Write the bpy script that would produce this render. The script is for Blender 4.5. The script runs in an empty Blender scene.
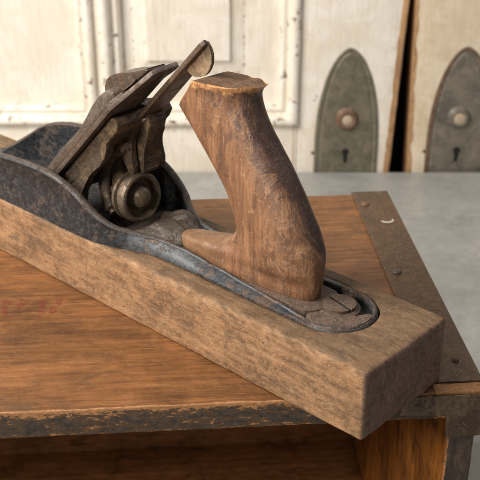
import bpy, bmesh, math, random
from mathutils import Vector, Matrix, noise, Euler
random.seed(7)
S = 0.01                       # everything below is written in centimetres
R2 = math.sqrt(2)
sc = bpy.context.scene
COL = sc.collection

# ------------------------------------------------------------------ node helper
class NT:
    def __init__(self, name):
        self.m = bpy.data.materials.new(name); self.m.use_nodes = True
        self.t = self.m.node_tree; self.t.nodes.clear()
        self.out = self.n('ShaderNodeOutputMaterial')
        self.b = self.n('ShaderNodeBsdfPrincipled')
        self.l(self.b.outputs[0], self.out.inputs[0])
        tc = self.n('ShaderNodeTexCoord')
        vm = self.n('ShaderNodeVectorMath'); vm.operation = 'SCALE'; vm.inputs['Scale'].default_value = 100
        self.l(tc.outputs['Object'], vm.inputs[0]); self.co = vm.outputs[0]
    def n(self, t): return self.t.nodes.new(t)
    def l(self, a, b): self.t.links.new(a, b)
    def put(self, sock, v):
        if isinstance(v, (int, float)): sock.default_value = v
        elif isinstance(v, (tuple, list)):
            sock.default_value = tuple(v) + ((1,) if len(v) == 3 and len(sock.default_value) == 4 else ())
        else: self.l(v, sock)
    def mapv(self, scale=(1,1,1), rot=(0,0,0), loc=(0,0,0), vec=None):
        m = self.n('ShaderNodeMapping'); self.l(vec or self.co, m.inputs[0])
        m.inputs['Scale'].default_value = scale; m.inputs['Rotation'].default_value = rot; m.inputs['Location'].default_value = loc
        return m.outputs[0]
    def noise(self, scale=1, detail=5, rough=.55, dist=0, vec=None, off=0):
        n = self.n('ShaderNodeTexNoise'); v = vec or self.co
        if off:
            a = self.n('ShaderNodeVectorMath'); a.operation = 'ADD'; a.inputs[1].default_value = (off, off*.7, -off*1.3)
            self.l(v, a.inputs[0]); v = a.outputs[0]
        self.l(v, n.inputs['Vector']); n.inputs['Scale'].default_value = scale
        n.inputs['Detail'].default_value = detail; n.inputs['Roughness'].default_value = rough
        n.inputs['Distortion'].default_value = dist
        return n.outputs['Fac']
    def vor(self, scale=1, vec=None, feature='F1'):
        n = self.n('ShaderNodeTexVoronoi'); n.feature = feature; self.l(vec or self.co, n.inputs['Vector'])
        n.inputs['Scale'].default_value = scale
        return n.outputs['Distance']
    def ramp(self, fac, stops, interp='LINEAR'):
        r = self.n('ShaderNodeValToRGB'); r.color_ramp.interpolation = interp
        e = r.color_ramp.elements
        while len(e) < len(stops): e.new(.5)
        for k, (p, c) in enumerate(stops):
            e[k].position = p
            if isinstance(c, (int, float)): c = (c, c, c)
            e[k].color = (*c, 1)
        self.l(fac, r.inputs[0]); return r.outputs[0]
    def step(self, fac, a, b):       # smooth 0..1 mask between a and b
        m = self.n('ShaderNodeMapRange'); m.interpolation_type = 'SMOOTHSTEP'
        m.inputs['From Min'].default_value = a; m.inputs['From Max'].default_value = b
        self.l(fac, m.inputs['Value']); return m.outputs['Result']
    def math(self, op, a, b=0.0, clamp=False):
        m = self.n('ShaderNodeMath'); m.operation = op; m.use_clamp = clamp
        self.put(m.inputs[0], a); self.put(m.inputs[1], b); return m.outputs[0]
    def mix(self, fac, a, b, mode='MIX'):
        m = self.n('ShaderNodeMix'); m.data_type = 'RGBA'; m.blend_type = mode
        self.put(m.inputs[0], fac); self.put(m.inputs[6], a); self.put(m.inputs[7], b); return m.outputs[2]
    def sep(self):
        s = self.n('ShaderNodeSeparateXYZ'); self.l(self.co, s.inputs[0]); return s.outputs
    def bump(self, h, dist=.02, strength=1, prev=None):    # dist in cm
        b = self.n('ShaderNodeBump'); b.inputs['Distance'].default_value = dist*S; b.inputs['Strength'].default_value = strength
        self.l(h, b.inputs['Height'])
        if prev: self.l(prev, b.inputs['Normal'])
        return b.outputs[0]
    def edge(self, radius=.08, lo=.02, hi=.25):             # real edge wear: 1 where the surface bends sharply
        bv = self.n('ShaderNodeBevel'); bv.samples = 6; bv.inputs['Radius'].default_value = radius*S
        g = self.n('ShaderNodeNewGeometry')
        d = self.n('ShaderNodeVectorMath'); d.operation = 'DOT_PRODUCT'
        self.l(bv.outputs[0], d.inputs[0]); self.l(g.outputs['Normal'], d.inputs[1])
        return self.step(self.math('SUBTRACT', 1.0, d.outputs['Value']), lo, hi)
    def fin(self, col, rough=.6, normal=None, metal=0, spec=.5):
        self.put(self.b.inputs['Base Color'], col); self.put(self.b.inputs['Roughness'], rough)
        self.put(self.b.inputs['Metallic'], metal); self.b.inputs['Specular IOR Level'].default_value = spec
        if normal: self.l(normal, self.b.inputs['Normal'])
        return self.m

def wood(name, dark, mid, light, axis=0, tone=(.75, 1.15), rough=.6, scratch=.5, scratch_col=None, fleck=.5, bumpd=.03,
         stain=None, stain_amt=.5, grain=1.0, spec=.35, off=0, edge=None, warm=None, rings=.35, zones=None):
    g = NT(name)
    def ax(a, b):
        v = [b, b, b]; v[axis] = a; return tuple(v)
    st = g.mapv(ax(.10*grain, 1.6*grain)); fi = g.mapv(ax(.35*grain, 9*grain)); vf = g.mapv(ax(1.2*grain, 34*grain))
    a = g.noise(1, 7, .62, .6, st, off); b = g.noise(1, 6, .65, .25, fi, off+3); c = g.noise(1, 3, .6, 0, vf, off+5)
    f = g.math('ADD', g.math('MULTIPLY', a, .40), g.math('ADD', g.math('MULTIPLY', b, .34), g.math('MULTIPLY', c, .26)))
    col = g.ramp(f, [(.34, dark), (.5, mid), (.66, light)])
    col = g.mix(1, col, g.ramp(g.noise(1.5, 8, .72, .8, g.mapv(ax(.6, 1.2)), off+15), [(.34, .70), (.5, 1.0), (.66, 1.22)]), 'MULTIPLY')
    if rings:
        w = g.n('ShaderNodeTexWave'); w.wave_type = 'BANDS'; w.bands_direction = 'Y' if axis == 0 else 'X'
        w.inputs['Scale'].default_value = .55*grain; w.inputs['Distortion'].default_value = 7; w.inputs['Detail'].default_value = 3
        w.inputs['Detail Scale'].default_value = .8
        g.l(g.mapv(ax(.12, 1)), w.inputs['Vector'])
        col = g.mix(g.math('MULTIPLY', g.step(w.outputs['Fac'], .55, 1), rings), col, g.mix(1, col, (.62,.5,.42), 'MULTIPLY'))
    t = g.noise(.22, 4, .6, .8, None, off+11)
    col = g.mix(1, col, g.ramp(t, [(.3, tone[0]), (.7, tone[1])]), 'MULTIPLY')
    if warm:
        col = g.mix(g.math('MULTIPLY', g.step(g.noise(.3, 5, .65, 1.2, g.mapv(ax(.5, 1.3)), off+21), .5, .66), warm[1]), col, warm[0])
    if stain:
        s = g.step(g.noise(.55, 8, .68, .6, g.mapv(ax(.6, 1.1)), off+31), .5, .68)
        col = g.mix(g.math('MULTIPLY', s, stain_amt), col, stain)
    if fleck:                        # small dents and dirt specks
        v = g.vor(2.6, g.mapv(ax(.6, 1)))
        k = g.math('MULTIPLY', g.step(v, .13, .06), g.step(g.noise(1.1, 3, .5, 0, None, off+41), .52, .62))
        col = g.mix(g.math('MULTIPLY', k, fleck), col, tuple(x*.35 for x in dark))
        sp = g.step(g.noise(16, 3, .6, 0, None, off+47), .64, .72)
        col = g.mix(g.math('MULTIPLY', sp, fleck*.6), col, tuple(x*.5 for x in dark))
    if scratch:
        s1 = g.step(g.noise(1, 4, .5, .3, g.mapv(ax(.25, 7), (0, 0, .12)), off+51), .655, .72)
        s2 = g.step(g.noise(1, 4, .5, .5, g.mapv(ax(1.0, 9), (.2, .1, .9)), off+57), .67, .73)
        s = g.math('MULTIPLY', g.math('MAXIMUM', s1, s2), scratch, True)
        col = g.mix(s, col, scratch_col or tuple(min(1, x*1.7+.03) for x in light))
    if edge:                         # wear along the arrises
        e = g.math('MULTIPLY', g.edge(edge[1]), g.step(g.noise(2.2, 6, .7, .3, None, off+61), .36, .56))
        col = g.mix(g.math('MULTIPLY', e, edge[2]), col, edge[0])
    if zones: col = zones(g, col, a, b, c)
    h = g.math('ADD', g.math('MULTIPLY', b, .6), g.math('ADD', g.math('MULTIPLY', c, .5), g.math('MULTIPLY', g.noise(5, 6, .7, 0, None, off), .7)))
    nb = g.bump(h, bumpd)
    nb = g.bump(g.noise(.8, 4, .6, 0, None, off+71), .12, .5, nb)
    r = g.math('ADD', rough-.12, g.math('MULTIPLY', g.noise(1.6, 5, .7, 0, None, off+81), .26))
    g.g_col = col
    return g.fin(col, r, nb, 0, spec)

def iron(name, base, base2, rust, rust2, amt=.5, rough=.5, metal=.15, edge=None, bumpd=.03, scale=1.0, off=0, spec=.5):
    g = NT(name)
    n1 = g.noise(.9*scale, 8, .66, .7, None, off); n2 = g.noise(3.2*scale, 7, .7, .4, None, off+9); n3 = g.noise(14*scale, 4, .65, 0, None, off+4)
    col = g.mix(g.step(n2, .38, .62), base, base2)
    lo = .62-.26*amt
    m = g.step(g.math('ADD', g.math('MULTIPLY', n1, .72), g.math('MULTIPLY', n2, .28)), lo-.025, lo+.035)
    rc = g.mix(g.step(n3, .35, .65), rust, rust2)
    col = g.mix(m, col, rc)
    col = g.mix(1, col, g.ramp(g.noise(6*scale, 6, .75, 0, None, off+2), [(.3, .68), (.7, 1.3)]), 'MULTIPLY')
    sp = g.step(g.noise(11*scale, 2, .5, 0, None, off+7), .68, .72)
    col = g.mix(g.math('MULTIPLY', sp, .5), col, (.42, .36, .29))
    if edge:
        e = g.math('MULTIPLY', g.edge(edge[1]), g.step(n2, .34, .52))
        col = g.mix(g.math('MULTIPLY', e, edge[2]), col, edge[0])
    h = g.math('ADD', g.math('MULTIPLY', m, .5), g.math('ADD', g.math('MULTIPLY', n2, .6), g.math('MULTIPLY', n3, .5)))
    nb = g.bump(h, bumpd)
    r = g.math('ADD', g.math('ADD', rough-.15, g.math('MULTIPLY', n2, .25)), g.math('MULTIPLY', m, .15))
    return g.fin(col, r, nb, metal, spec)

# ------------------------------------------------------------------ materials
M = {}
def body_mat():
    g = NT('grimy_old_beech')
    fi = g.mapv((.30, 5, 5)); vf = g.mapv((1.4, 26, 26)); st = g.mapv((.16, 1.1, 1.1))
    a = g.noise(1, 7, .65, .7, st, 3); b = g.noise(1, 6, .68, .3, fi, 6); c = g.noise(1, 4, .65, 0, vf, 9)
    m1 = g.noise(.75, 8, .70, .9, g.mapv((.75, 1, 1)), 12); m2 = g.noise(3.4, 7, .74, .5, None, 15); gr = g.noise(17, 4, .7, 0, None, 18)
    f = g.math('ADD', g.math('ADD', g.math('MULTIPLY', a, .26), g.math('MULTIPLY', b, .20)), g.math('ADD', g.math('MULTIPLY', m1, .30), g.math('MULTIPLY', m2, .24)))
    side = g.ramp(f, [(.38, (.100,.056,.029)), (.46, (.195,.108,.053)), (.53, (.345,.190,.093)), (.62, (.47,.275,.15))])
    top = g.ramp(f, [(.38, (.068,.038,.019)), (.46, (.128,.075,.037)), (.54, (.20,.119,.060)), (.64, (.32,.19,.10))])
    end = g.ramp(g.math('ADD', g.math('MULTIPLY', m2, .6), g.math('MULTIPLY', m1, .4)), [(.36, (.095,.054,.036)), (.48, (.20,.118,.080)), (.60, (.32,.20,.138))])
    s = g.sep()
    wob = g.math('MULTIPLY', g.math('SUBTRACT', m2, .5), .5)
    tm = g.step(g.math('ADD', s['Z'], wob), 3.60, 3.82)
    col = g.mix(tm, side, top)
    # orange rubbed patches and greenish-black grime, each with its own outline
    o = g.step(g.noise(.62, 8, .72, 1.0, g.mapv((.6, 1, 1)), 21), .52, .62)
    col = g.mix(g.math('MULTIPLY', o, .42), col, g.mix(tm, (.47,.245,.115), (.27,.145,.066)))
    gz = g.step(g.noise(.85, 8, .72, .9, g.mapv((.8, 1, 1)), 27), .55, .66)
    col = g.mix(g.math('MULTIPLY', gz, .55), col, (.105,.077,.050))
    # rubbed arris between side and top
    z2 = g.math('MULTIPLY', g.step(g.math('ADD', s['Z'], wob), 3.15, 3.6), g.step(s['Z'], 3.86, 3.72)); sd = g.step(s['Y'], .7, .2)
    col = g.mix(g.math('MULTIPLY', g.math('MULTIPLY', z2, sd), g.math('MULTIPLY', g.step(m1, .42, .60), .50)), col, (.50,.29,.16))
    e = g.step(g.math('ADD', s['X'], g.math('MULTIPLY', g.math('SUBTRACT', m2, .5), .25)), -.17, -.06)
    col = g.mix(e, col, end)
    ed = g.math('MULTIPLY', g.edge(.10), g.step(m2, .40, .55))
    col = g.mix(g.math('MULTIPLY', ed, .55), col, (.50,.31,.18))
    # scuffs, dents, specks
    for (sc_, rot, off, lo, amt, cc) in (((1.3,12,12),(0,.15,-.25),31,.60,.42,(.52,.37,.24)), ((10,1.5,6),(.3,.2,.2),34,.64,.38,(.50,.36,.24)), ((1.0,9,9),(0,0,.1),37,.61,.55,(.055,.038,.025))):
        k = g.step(g.noise(1, 5, .6, .5, g.mapv(sc_, rot), off), lo, lo+.07)
        col = g.mix(g.math('MULTIPLY', k, amt), col, cc)
    col = g.mix(g.math('MULTIPLY', g.step(gr, .58, .66), .45), col, (.045,.032,.022))
    col = g.mix(g.math('MULTIPLY', g.step(g.noise(8, 3, .6, .3, None, 44), .66, .71), .6), col, (.58,.44,.30))
    v = g.math('MULTIPLY', g.step(g.vor(1.5, g.mapv((.7, 1, 1))), .10, .04), g.step(m1, .5, .6))
    col = g.mix(g.math('MULTIPLY', v, .8), col, (.03,.022,.016))
    h = g.math('ADD', g.math('ADD', g.math('MULTIPLY', b, .5), g.math('MULTIPLY', c, .35)), g.math('ADD', g.math('MULTIPLY', m2, .8), g.math('MULTIPLY', gr, .35)))
    h = g.math('SUBTRACT', h, g.math('MULTIPLY', v, .8))
    nb = g.bump(h, .055); nb = g.bump(m1, .16, .5, nb)
    return g.fin(col, g.math('ADD', .48, g.math('MULTIPLY', m2, .28)), nb, 0, .35)
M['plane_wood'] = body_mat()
M['crate_top'] = wood('crate_board', (.095,.037,.011), (.195,.080,.024), (.31,.138,.046), 0, (.62,1.18), .46, .28, (.50,.28,.14), .8,
                      .03, (.085,.045,.020), .55, 1.25, .4, 100, None, ((.33,.13,.042), .38), .35)
M['crate_side'] = wood('crate_side_board', (.10,.034,.009), (.27,.098,.020), (.50,.21,.055), 2, (.5,1.3), .42, .2, None, .5,
                       .02, (.05,.022,.009), .8, .7, .45, 140, None, ((.42,.15,.015), .5), .3)
M['crate_inner'] = wood('crate_inner_board', (.25,.105,.036), (.40,.175,.062), (.52,.25,.095), 0, (.6,1.15), .55, .25, None, .5,
                        .02, (.03,.014,.006), .6, .8, .4, 180, None, None, .4)
M['tote_wood'] = None
M['door_edge'] = wood('bare_pine_edge', (.32,.17,.08), (.48,.28,.14), (.6,.38,.2), 2, (.8,1.1), .7, .2, None, .6, .03, (.2,.1,.06), .4, 1, .3, 220)
M['japan'] = iron('worn_black_japanning', (.012,.015,.018), (.034,.038,.042), (.095,.068,.052), (.055,.043,.036), .27, .38, .0,
                  ((.22,.17,.14), .10, .7), .035, 1.3)
M['flange'] = iron('blue_grey_flange_iron', (.030,.036,.042), (.075,.080,.086), (.13,.085,.06), (.085,.058,.045), .34, .45, .1,
                   ((.24,.19,.16), .06, .5), .025, 1.1, 13)
M['rust'] = iron('rusty_cast_iron', (.080,.052,.037), (.145,.095,.063), (.19,.115,.075), (.052,.036,.028), .5, .6, .1,
                 ((.26,.18,.12), .08, .6), .035, 1.2, 23)
M['steel'] = iron('patinated_steel', (.115,.088,.070), (.175,.135,.105), (.10,.068,.048), (.065,.048,.037), .35, .42, .35,
                  ((.34,.27,.21), .06, .7), .015, .8, 33)
M['steel_dark'] = iron('dark_patinated_steel', (.085,.06,.045), (.13,.095,.068), (.16,.10,.06), (.07,.045,.03), .4, .42, .3,
                  ((.25,.18,.13), .06, .7), .02, .9, 43)
M['brass'] = iron('tarnished_brass', (.125,.092,.062), (.215,.155,.098), (.075,.054,.040), (.135,.095,.065), .42, .45, .35,
                  ((.36,.26,.14), .06, .7), .025, 1.3, 53)
M['frog'] = iron('dirty_yellow_frog_casting', (.078,.052,.033), (.195,.128,.066), (.045,.033,.025), (.105,.070,.045), .42, .55, .15,
                 ((.30,.22,.12), .08, .55), .05, 1.0, 63)
M['tab'] = iron('tarnished_lit_tab', (.27,.185,.11), (.35,.25,.155), (.15,.095,.058), (.22,.15,.09), .4, .5, .2,
                 None, .02, 1.6, 73)  # tarnished; paler than the lever, its brighter facing put into the colour
M['strap'] = iron('brown_sheet_steel', (.078,.041,.020), (.125,.068,.033), (.145,.084,.043), (.058,.034,.019), .40, .40, .3,
                  ((.26,.17,.10), .05, .6), .012, .55, 83)
M['bracket'] = iron('grey_brown_bracket', (.12,.082,.050), (.19,.135,.082), (.13,.075,.040), (.06,.045,.035), .35, .42, .35,
                  ((.30,.22,.15), .05, .5), .015, .8, 93)
M['copper_rivet'] = iron('copper_rivet_metal', (.20,.10,.055), (.27,.14,.08), (.12,.07,.04), (.2,.12,.07), .4, .4, .4)
M['rim'] = iron('worn_iron_rim', (.055,.043,.036), (.105,.080,.064), (.14,.088,.060), (.04,.036,.034), .4, .42, .2, ((.30,.24,.20), .06, .8), .035, 1.4, 19)
M['lever_iron'] = iron('brown_lever_steel', (.12,.080,.052), (.18,.125,.083), (.085,.056,.038), (.14,.09,.06), .4, .42, .3, ((.36,.27,.19), .06, .7), .02, 1.2, 29)
M['cast'] = iron('rough_dark_casting', (.060,.047,.038), (.12,.092,.068), (.17,.115,.075), (.040,.033,.028), .4, .38, .2, ((.32,.26,.20), .08, .6), .07, 1.3, 49)
M['bed_shade'] = iron('shade_black_bed', (.012,.012,.012), (.028,.026,.024), (.05,.038,.03), (.03,.025,.02), .4, .6, 0)  # iron bed; the cavity's deep shade is put into its near-black colour
M['hole'] = NT('hole_shade_black').fin((.008,.007,.006), .9)  # flat black for the shade inside small openings

def tote_mat():
    g = NT('worn_varnished_rosewood')
    ax = (0, .62, 0)
    st = g.mapv((1.5,1.5,.16), ax); fi = g.mapv((11,11,.6), ax)
    a = g.noise(1, 7, .62, .7, st); b = g.noise(1, 5, .65, .2, fi)
    f = g.math('ADD', g.math('MULTIPLY', a, .6), g.math('MULTIPLY', b, .4))
    bare = g.ramp(f, [(.34, (.10,.047,.024)), (.5, (.225,.108,.053)), (.66, (.37,.195,.100))])
    varn = g.ramp(f, [(.34, (.042,.025,.024)), (.5, (.090,.054,.047)), (.68, (.18,.105,.078))])
    s = g.sep()
    # finish survives on the back of the grip (towards the heel of the plane) and is rubbed off the sides
    d = g.math('ADD', s['X'], g.math('MULTIPLY', s['Z'], .66))           # along the lean
    d = g.math('ADD', d, g.math('MULTIPLY', s['Y'], .30))
    big = g.noise(.42, 6, .62, 1.4, g.mapv((1,1,.42), ax)); sm = g.noise(1.8, 7, .7, .5)
    k = g.math('ADD', g.math('MULTIPLY', d, .19), g.math('ADD', g.math('MULTIPLY', big, 2.3), g.math('MULTIPLY', sm, .8)))
    m = g.step(k, 1.12, 1.52)
    col = g.mix(g.math('MULTIPLY', m, .85), bare, varn)
    rb = g.math('MULTIPLY', g.math('MULTIPLY', g.step(m, .02, .3), g.step(m, .85, .5)), g.step(sm, .38, .56))
    col = g.mix(g.math('MULTIPLY', rb, .42), col, (.50,.27,.14))
    dk = g.step(g.noise(.7, 8, .72, 1.0, g.mapv((1,1,.6), ax), 91), .50, .60)
    col = g.mix(g.math('MULTIPLY', dk, .5), col, (.075,.045,.032))
    gr = g.step(g.noise(.8, 6, .7, .6, None, 5), .53, .66)
    col = g.mix(g.math('MULTIPLY', gr, .30), col, (.22,.125,.07))
    sp = g.step(g.noise(7, 4, .7, .5, None, 8), .655, .70)
    col = g.mix(g.math('MULTIPLY', sp, .7), col, (.62,.48,.33))
    s2 = g.step(g.noise(1, 4, .5, .5, g.mapv((9,9,.8), (0, .2, .4))), .665, .72)
    col = g.mix(g.math('MULTIPLY', s2, .45), col, (.60,.36,.20))
    ft = g.step(g.math('SUBTRACT', g.math('MULTIPLY', s['X'], -1.0), g.math('MULTIPLY', sm, 3.0)), 9.6, 10.6)
    ft = g.math('MULTIPLY', ft, g.step(s['Z'], 6.4, 5.4))
    col = g.mix(g.math('MULTIPLY', ft, .5), col, (.17,.092,.042))
    ck = g.step(g.noise(1, 4, .5, .3, g.mapv((6,6,.16), ax), 61), .655, .70)
    col = g.mix(g.math('MULTIPLY', ck, .35), col, (.06,.034,.024))
    e = g.math('MULTIPLY', g.edge(.12, .02, .2), g.step(g.noise(2.0, 5, .6, 0, None, 9), .3, .45))
    zt = g.step(s['Z'], 12.4, 13.2)
    col = g.mix(g.math('MULTIPLY', g.math('MULTIPLY', e, zt), .95), col, (.68,.34,.13))
    # freshly split, unvarnished rim just below the break
    pl_ = g.math('ADD', g.math('ADD', g.math('MULTIPLY', s['X'], -.06), g.math('MULTIPLY', s['Y'], .10)), s['Z'])
    rim = g.step(g.math('ADD', g.math('SUBTRACT', pl_, 15.08), g.math('MULTIPLY', g.math('SUBTRACT', sm, .5), 1.3)), -.42, -.24)
    col = g.mix(g.math('MULTIPLY', rim, .92), col, g.mix(g.step(b, .4, .6), (.52,.23,.085), (.74,.42,.19)))
    # horizontal file and grip marks
    fm = g.step(g.noise(1, 5, .6, .4, g.mapv((1.4, 1.4, 9), (0, .25, 0)), 71), .60, .70)
    col = g.mix(g.math('MULTIPLY', fm, .35), col, (.46,.27,.15))
    h = g.math('ADD', g.math('MULTIPLY', b, .5), g.math('ADD', g.math('MULTIPLY', sm, .8), g.math('MULTIPLY', m, .3)))
    nb = g.bump(h, .03); nb = g.bump(big, .25, .5, nb)
    r = g.math('SUBTRACT', .52, g.math('MULTIPLY', m, .18))
    return g.fin(col, r, nb, 0, .45)
M['tote_wood'] = tote_mat()

def broken_mat():
    g = NT('broken_end_grain')
    f = g.noise(1, 6, .7, .3, g.mapv((2, 9, 3)))
    col = g.ramp(f, [(.33, (.07,.04,.025)), (.5, (.15,.085,.05)), (.7, (.25,.15,.09))])
    return g.fin(col, .75, g.bump(g.noise(4, 6, .7), .06), 0, .2)
M['broken'] = broken_mat()

def lip_mat():
    g = NT('chipped_dark_painted_lip')
    vec = g.mapv((.55, 1.6, 1.6))
    n1 = g.noise(1.5, 8, .72, .5, vec); n2 = g.noise(7, 6, .7, .2, vec)
    paint = g.ramp(g.noise(2.5, 6, .7), [(.3, (.020,.017,.015)), (.5, (.052,.041,.034)), (.66, (.115,.088,.068)), (.8, (.24,.17,.115))])
    woodc = g.ramp(n2, [(.3, (.26,.11,.04)), (.6, (.52,.26,.11))])
    s = g.sep()
    up = g.math('ADD', g.math('MULTIPLY', g.step(s['Z'], -.75, -.05), .10), g.math('MULTIPLY', g.step(s['Z'], -.26, -.08), .14))
    dn = g.math('MULTIPLY', g.step(s['Z'], -1.3, -1.6), .06)
    k = g.math('ADD', g.math('ADD', g.math('MULTIPLY', n1, .65), g.math('MULTIPLY', n2, .35)), g.math('ADD', up, dn))
    m = g.step(k, .543, .585)
    paint = g.mix(g.math('MULTIPLY', g.step(k, .455, .535), .75), paint, (.125,.068,.033))
    col = g.mix(m, paint, woodc)
    return g.fin(col, g.math('ADD', .5, g.math('MULTIPLY', m, .2)), g.bump(g.math('ADD', n2, g.math('MULTIPLY', m, -.6)), .05), 0, .4)
M['lip'] = lip_mat()

def post_mat():
    g = NT('dark_painted_post_edge')
    n1 = g.noise(1.2, 8, .7, .5, g.mapv((1.4,1.4,.7)))
    n2 = g.noise(8, 5, .7)
    paint = g.ramp(n1, [(.3, (.030,.022,.017)), (.5, (.075,.054,.038)), (.7, (.16,.11,.07))])
    s = g.sep()
    k = g.math('ADD', n2, g.step(s['X'], -1.48, -1.66))
    k = g.math('MULTIPLY', k, 1.0)
    m = g.math('MAXIMUM', g.step(k, 1.34, 1.5), g.step(n1, .64, .68))
    col = g.mix(m, paint, (.5,.23,.09))
    return g.fin(col, .55, g.bump(n2, .05), 0, .4)
M['post'] = post_mat()

def paint_mat(name, a, b, chip, chips=.5, off=0, yellow=(.74,.635,.50), edge=True):
    g = NT(name)
    n = g.noise(.16, 6, .62, 1.0, None, off); f = g.noise(1.3, 7, .7, .3, None, off+3)
    col = g.mix(g.step(n, .38, .62), a, b)
    col = g.mix(g.math('MULTIPLY', g.step(g.noise(.4, 7, .7, .8, None, off+5), .5, .68), .45), col, yellow)
    v = g.noise(1, 5, .6, .3, g.mapv((3.2, 3.2, .22)), off+7)
    col = g.mix(1, col, g.ramp(v, [(.3, .88), (.7, 1.06)]), 'MULTIPLY')
    # crazing
    cr = g.math('MULTIPLY', g.step(g.vor(.85, g.mapv((1,1,.7), (0,0,0), (off,0,0)), 'DISTANCE_TO_EDGE'), .028, .0), g.step(g.noise(.5,3,.5,0,None,off+8), .45, .6))
    col = g.mix(g.math('MULTIPLY', cr, .28), col, (.35,.24,.14))
    sp = g.step(g.noise(.85, 5, .62, .6, None, off+9), .735-.07*chips, .755-.07*chips)
    m = g.math('MULTIPLY', sp, .9)
    if edge:
        e = g.math('MULTIPLY', g.edge(.35, .03, .3), g.step(g.noise(1.9, 6, .7, .5, None, off+12), .55, .61))
        m = g.math('MAXIMUM', m, e)
    col = g.mix(m, col, g.mix(g.step(f, .4, .6), chip, tuple(x*.55 for x in chip)))
    h = g.math('SUBTRACT', g.math('MULTIPLY', f, .5), g.math('MULTIPLY', m, .9))
    return g.fin(col, .55, g.bump(h, .05), 0, .35)
M['door'] = paint_mat('old_cream_door_paint', (.83,.775,.69), (.765,.69,.58), (.22,.115,.07), .45, 0)
M['door_b'] = paint_mat('old_ivory_door_paint', (.76,.645,.49), (.67,.55,.40), (.34,.16,.08), .3, 40, (.60,.46,.29))
M['mould'] = paint_mat('chipped_moulding_paint', (.85,.80,.72), (.78,.71,.60), (.20,.095,.06), 1.75, 80)

def plate_mat(name, a, b, c, off):
    g = NT(name)
    n = g.noise(.45, 7, .65, 1.2, None, off); f = g.noise(2.4, 6, .7, .3, None, off+3)
    col = g.ramp(n, [(.32, a), (.5, b), (.68, c)])
    col = g.mix(1, col, g.ramp(f, [(.3, .8), (.7, 1.2)]), 'MULTIPLY')
    return g.fin(col, .45, g.bump(f, .03), .35, .5)
M['plate_green'] = plate_mat('green_bronze_patina', (.125,.115,.082), (.185,.17,.122), (.245,.205,.14), 0)
M['plate_grey'] = plate_mat('grey_bronze_patina', (.135,.120,.098), (.205,.182,.145), (.285,.245,.19), 17)
M['copper'] = plate_mat('rubbed_copper_rim', (.13,.085,.055), (.20,.122,.078), (.28,.17,.11), 5)
M['pale'] = NT('pale_worn_spindle').fin((.47,.36,.26), .55)

def table_mat():
    g = NT('grey_painted_tabletop')
    n = g.noise(.12, 6, .6, .8); f = g.noise(1.1, 7, .7, .4)
    col = g.ramp(n, [(.3, (.27,.268,.25)), (.52, (.33,.325,.30)), (.7, (.39,.38,.35))])
    col = g.mix(1, col, g.ramp(f, [(.3, .86), (.7, 1.12)]), 'MULTIPLY')
    sc_ = g.step(g.noise(1, 4, .5, .4, g.mapv((.3, 3, 3), (0,0,.7)), 5), .64, .72)
    col = g.mix(g.math('MULTIPLY', sc_, .35), col, (.42,.40,.36))
    gt = g.step(g.noise(5, 4, .7, .4, None, 9), .66, .71); col = g.mix(g.math('MULTIPLY', gt, .45), col, (.16,.15,.13))
    s3 = g.step(g.noise(1, 4, .5, .5, g.mapv((3.5, .35, 3), (0,0,-.5)), 15), .66, .72); col = g.mix(g.math('MULTIPLY', s3, .4), col, (.50,.48,.43))
    return g.fin(col, .42, g.bump(f, .03), 0, .5)
M['table'] = table_mat()

def red_mark():
    g = NT('faded_red_stencil_ink')
    g.b.inputs['Base Color'].default_value = (.22,.035,.025,1); g.b.inputs['Roughness'].default_value = .6
    tr = g.n('ShaderNodeBsdfTransparent'); mx = g.n('ShaderNodeMixShader')
    a = g.math('MULTIPLY', g.step(g.noise(1, 6, .7, .3, g.mapv((1.2, 7, 1))), .36, .60), .52)
    g.l(a, mx.inputs[0]); g.l(tr.outputs[0], mx.inputs[1]); g.l(g.b.outputs[0], mx.inputs[2]); g.l(mx.outputs[0], g.out.inputs[0])
    return g.m
M['ink'] = red_mark()
M['white_mark'] = NT('whitish_scrape').fin((.42,.36,.28), .7)

# ------------------------------------------------------------------ object helpers
def link(name, bm, mat, parent=None, smooth=True, ang=40, extra=None):
    bmesh.ops.scale(bm, vec=(S, S, S), verts=bm.verts)
    bmesh.ops.recalc_face_normals(bm, faces=bm.faces)
    me = bpy.data.meshes.new(name); bm.to_mesh(me); bm.free()
    me.materials.append(mat)
    for e in (extra or []): me.materials.append(e)
    if smooth:
        for p in me.polygons: p.use_smooth = True
        me.set_sharp_from_angle(angle=math.radians(ang))
    o = bpy.data.objects.new(name, me); COL.objects.link(o)
    if parent: o.parent = parent
    return o
def thing(name, label, cat, loc=(0,0,0), rz=0, group=None):
    o = bpy.data.objects.new(name, None); COL.objects.link(o); o.empty_display_size = .02
    o.location = Vector(loc)*S; o.rotation_euler = (0, 0, rz)
    o['label'] = label; o['category'] = cat
    if group: o['group'] = group
    return o
def axis_pts(h, r, step):
    e = [0, .12*r, .35*r, .65*r, r]
    n = max(1, round((2*h-2*r)/step))
    inner = [-h+r+(2*h-2*r)*k/n for k in range(1, n)]
    return [-h+x for x in e] + inner + [h-x for x in reversed(e)]
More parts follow.
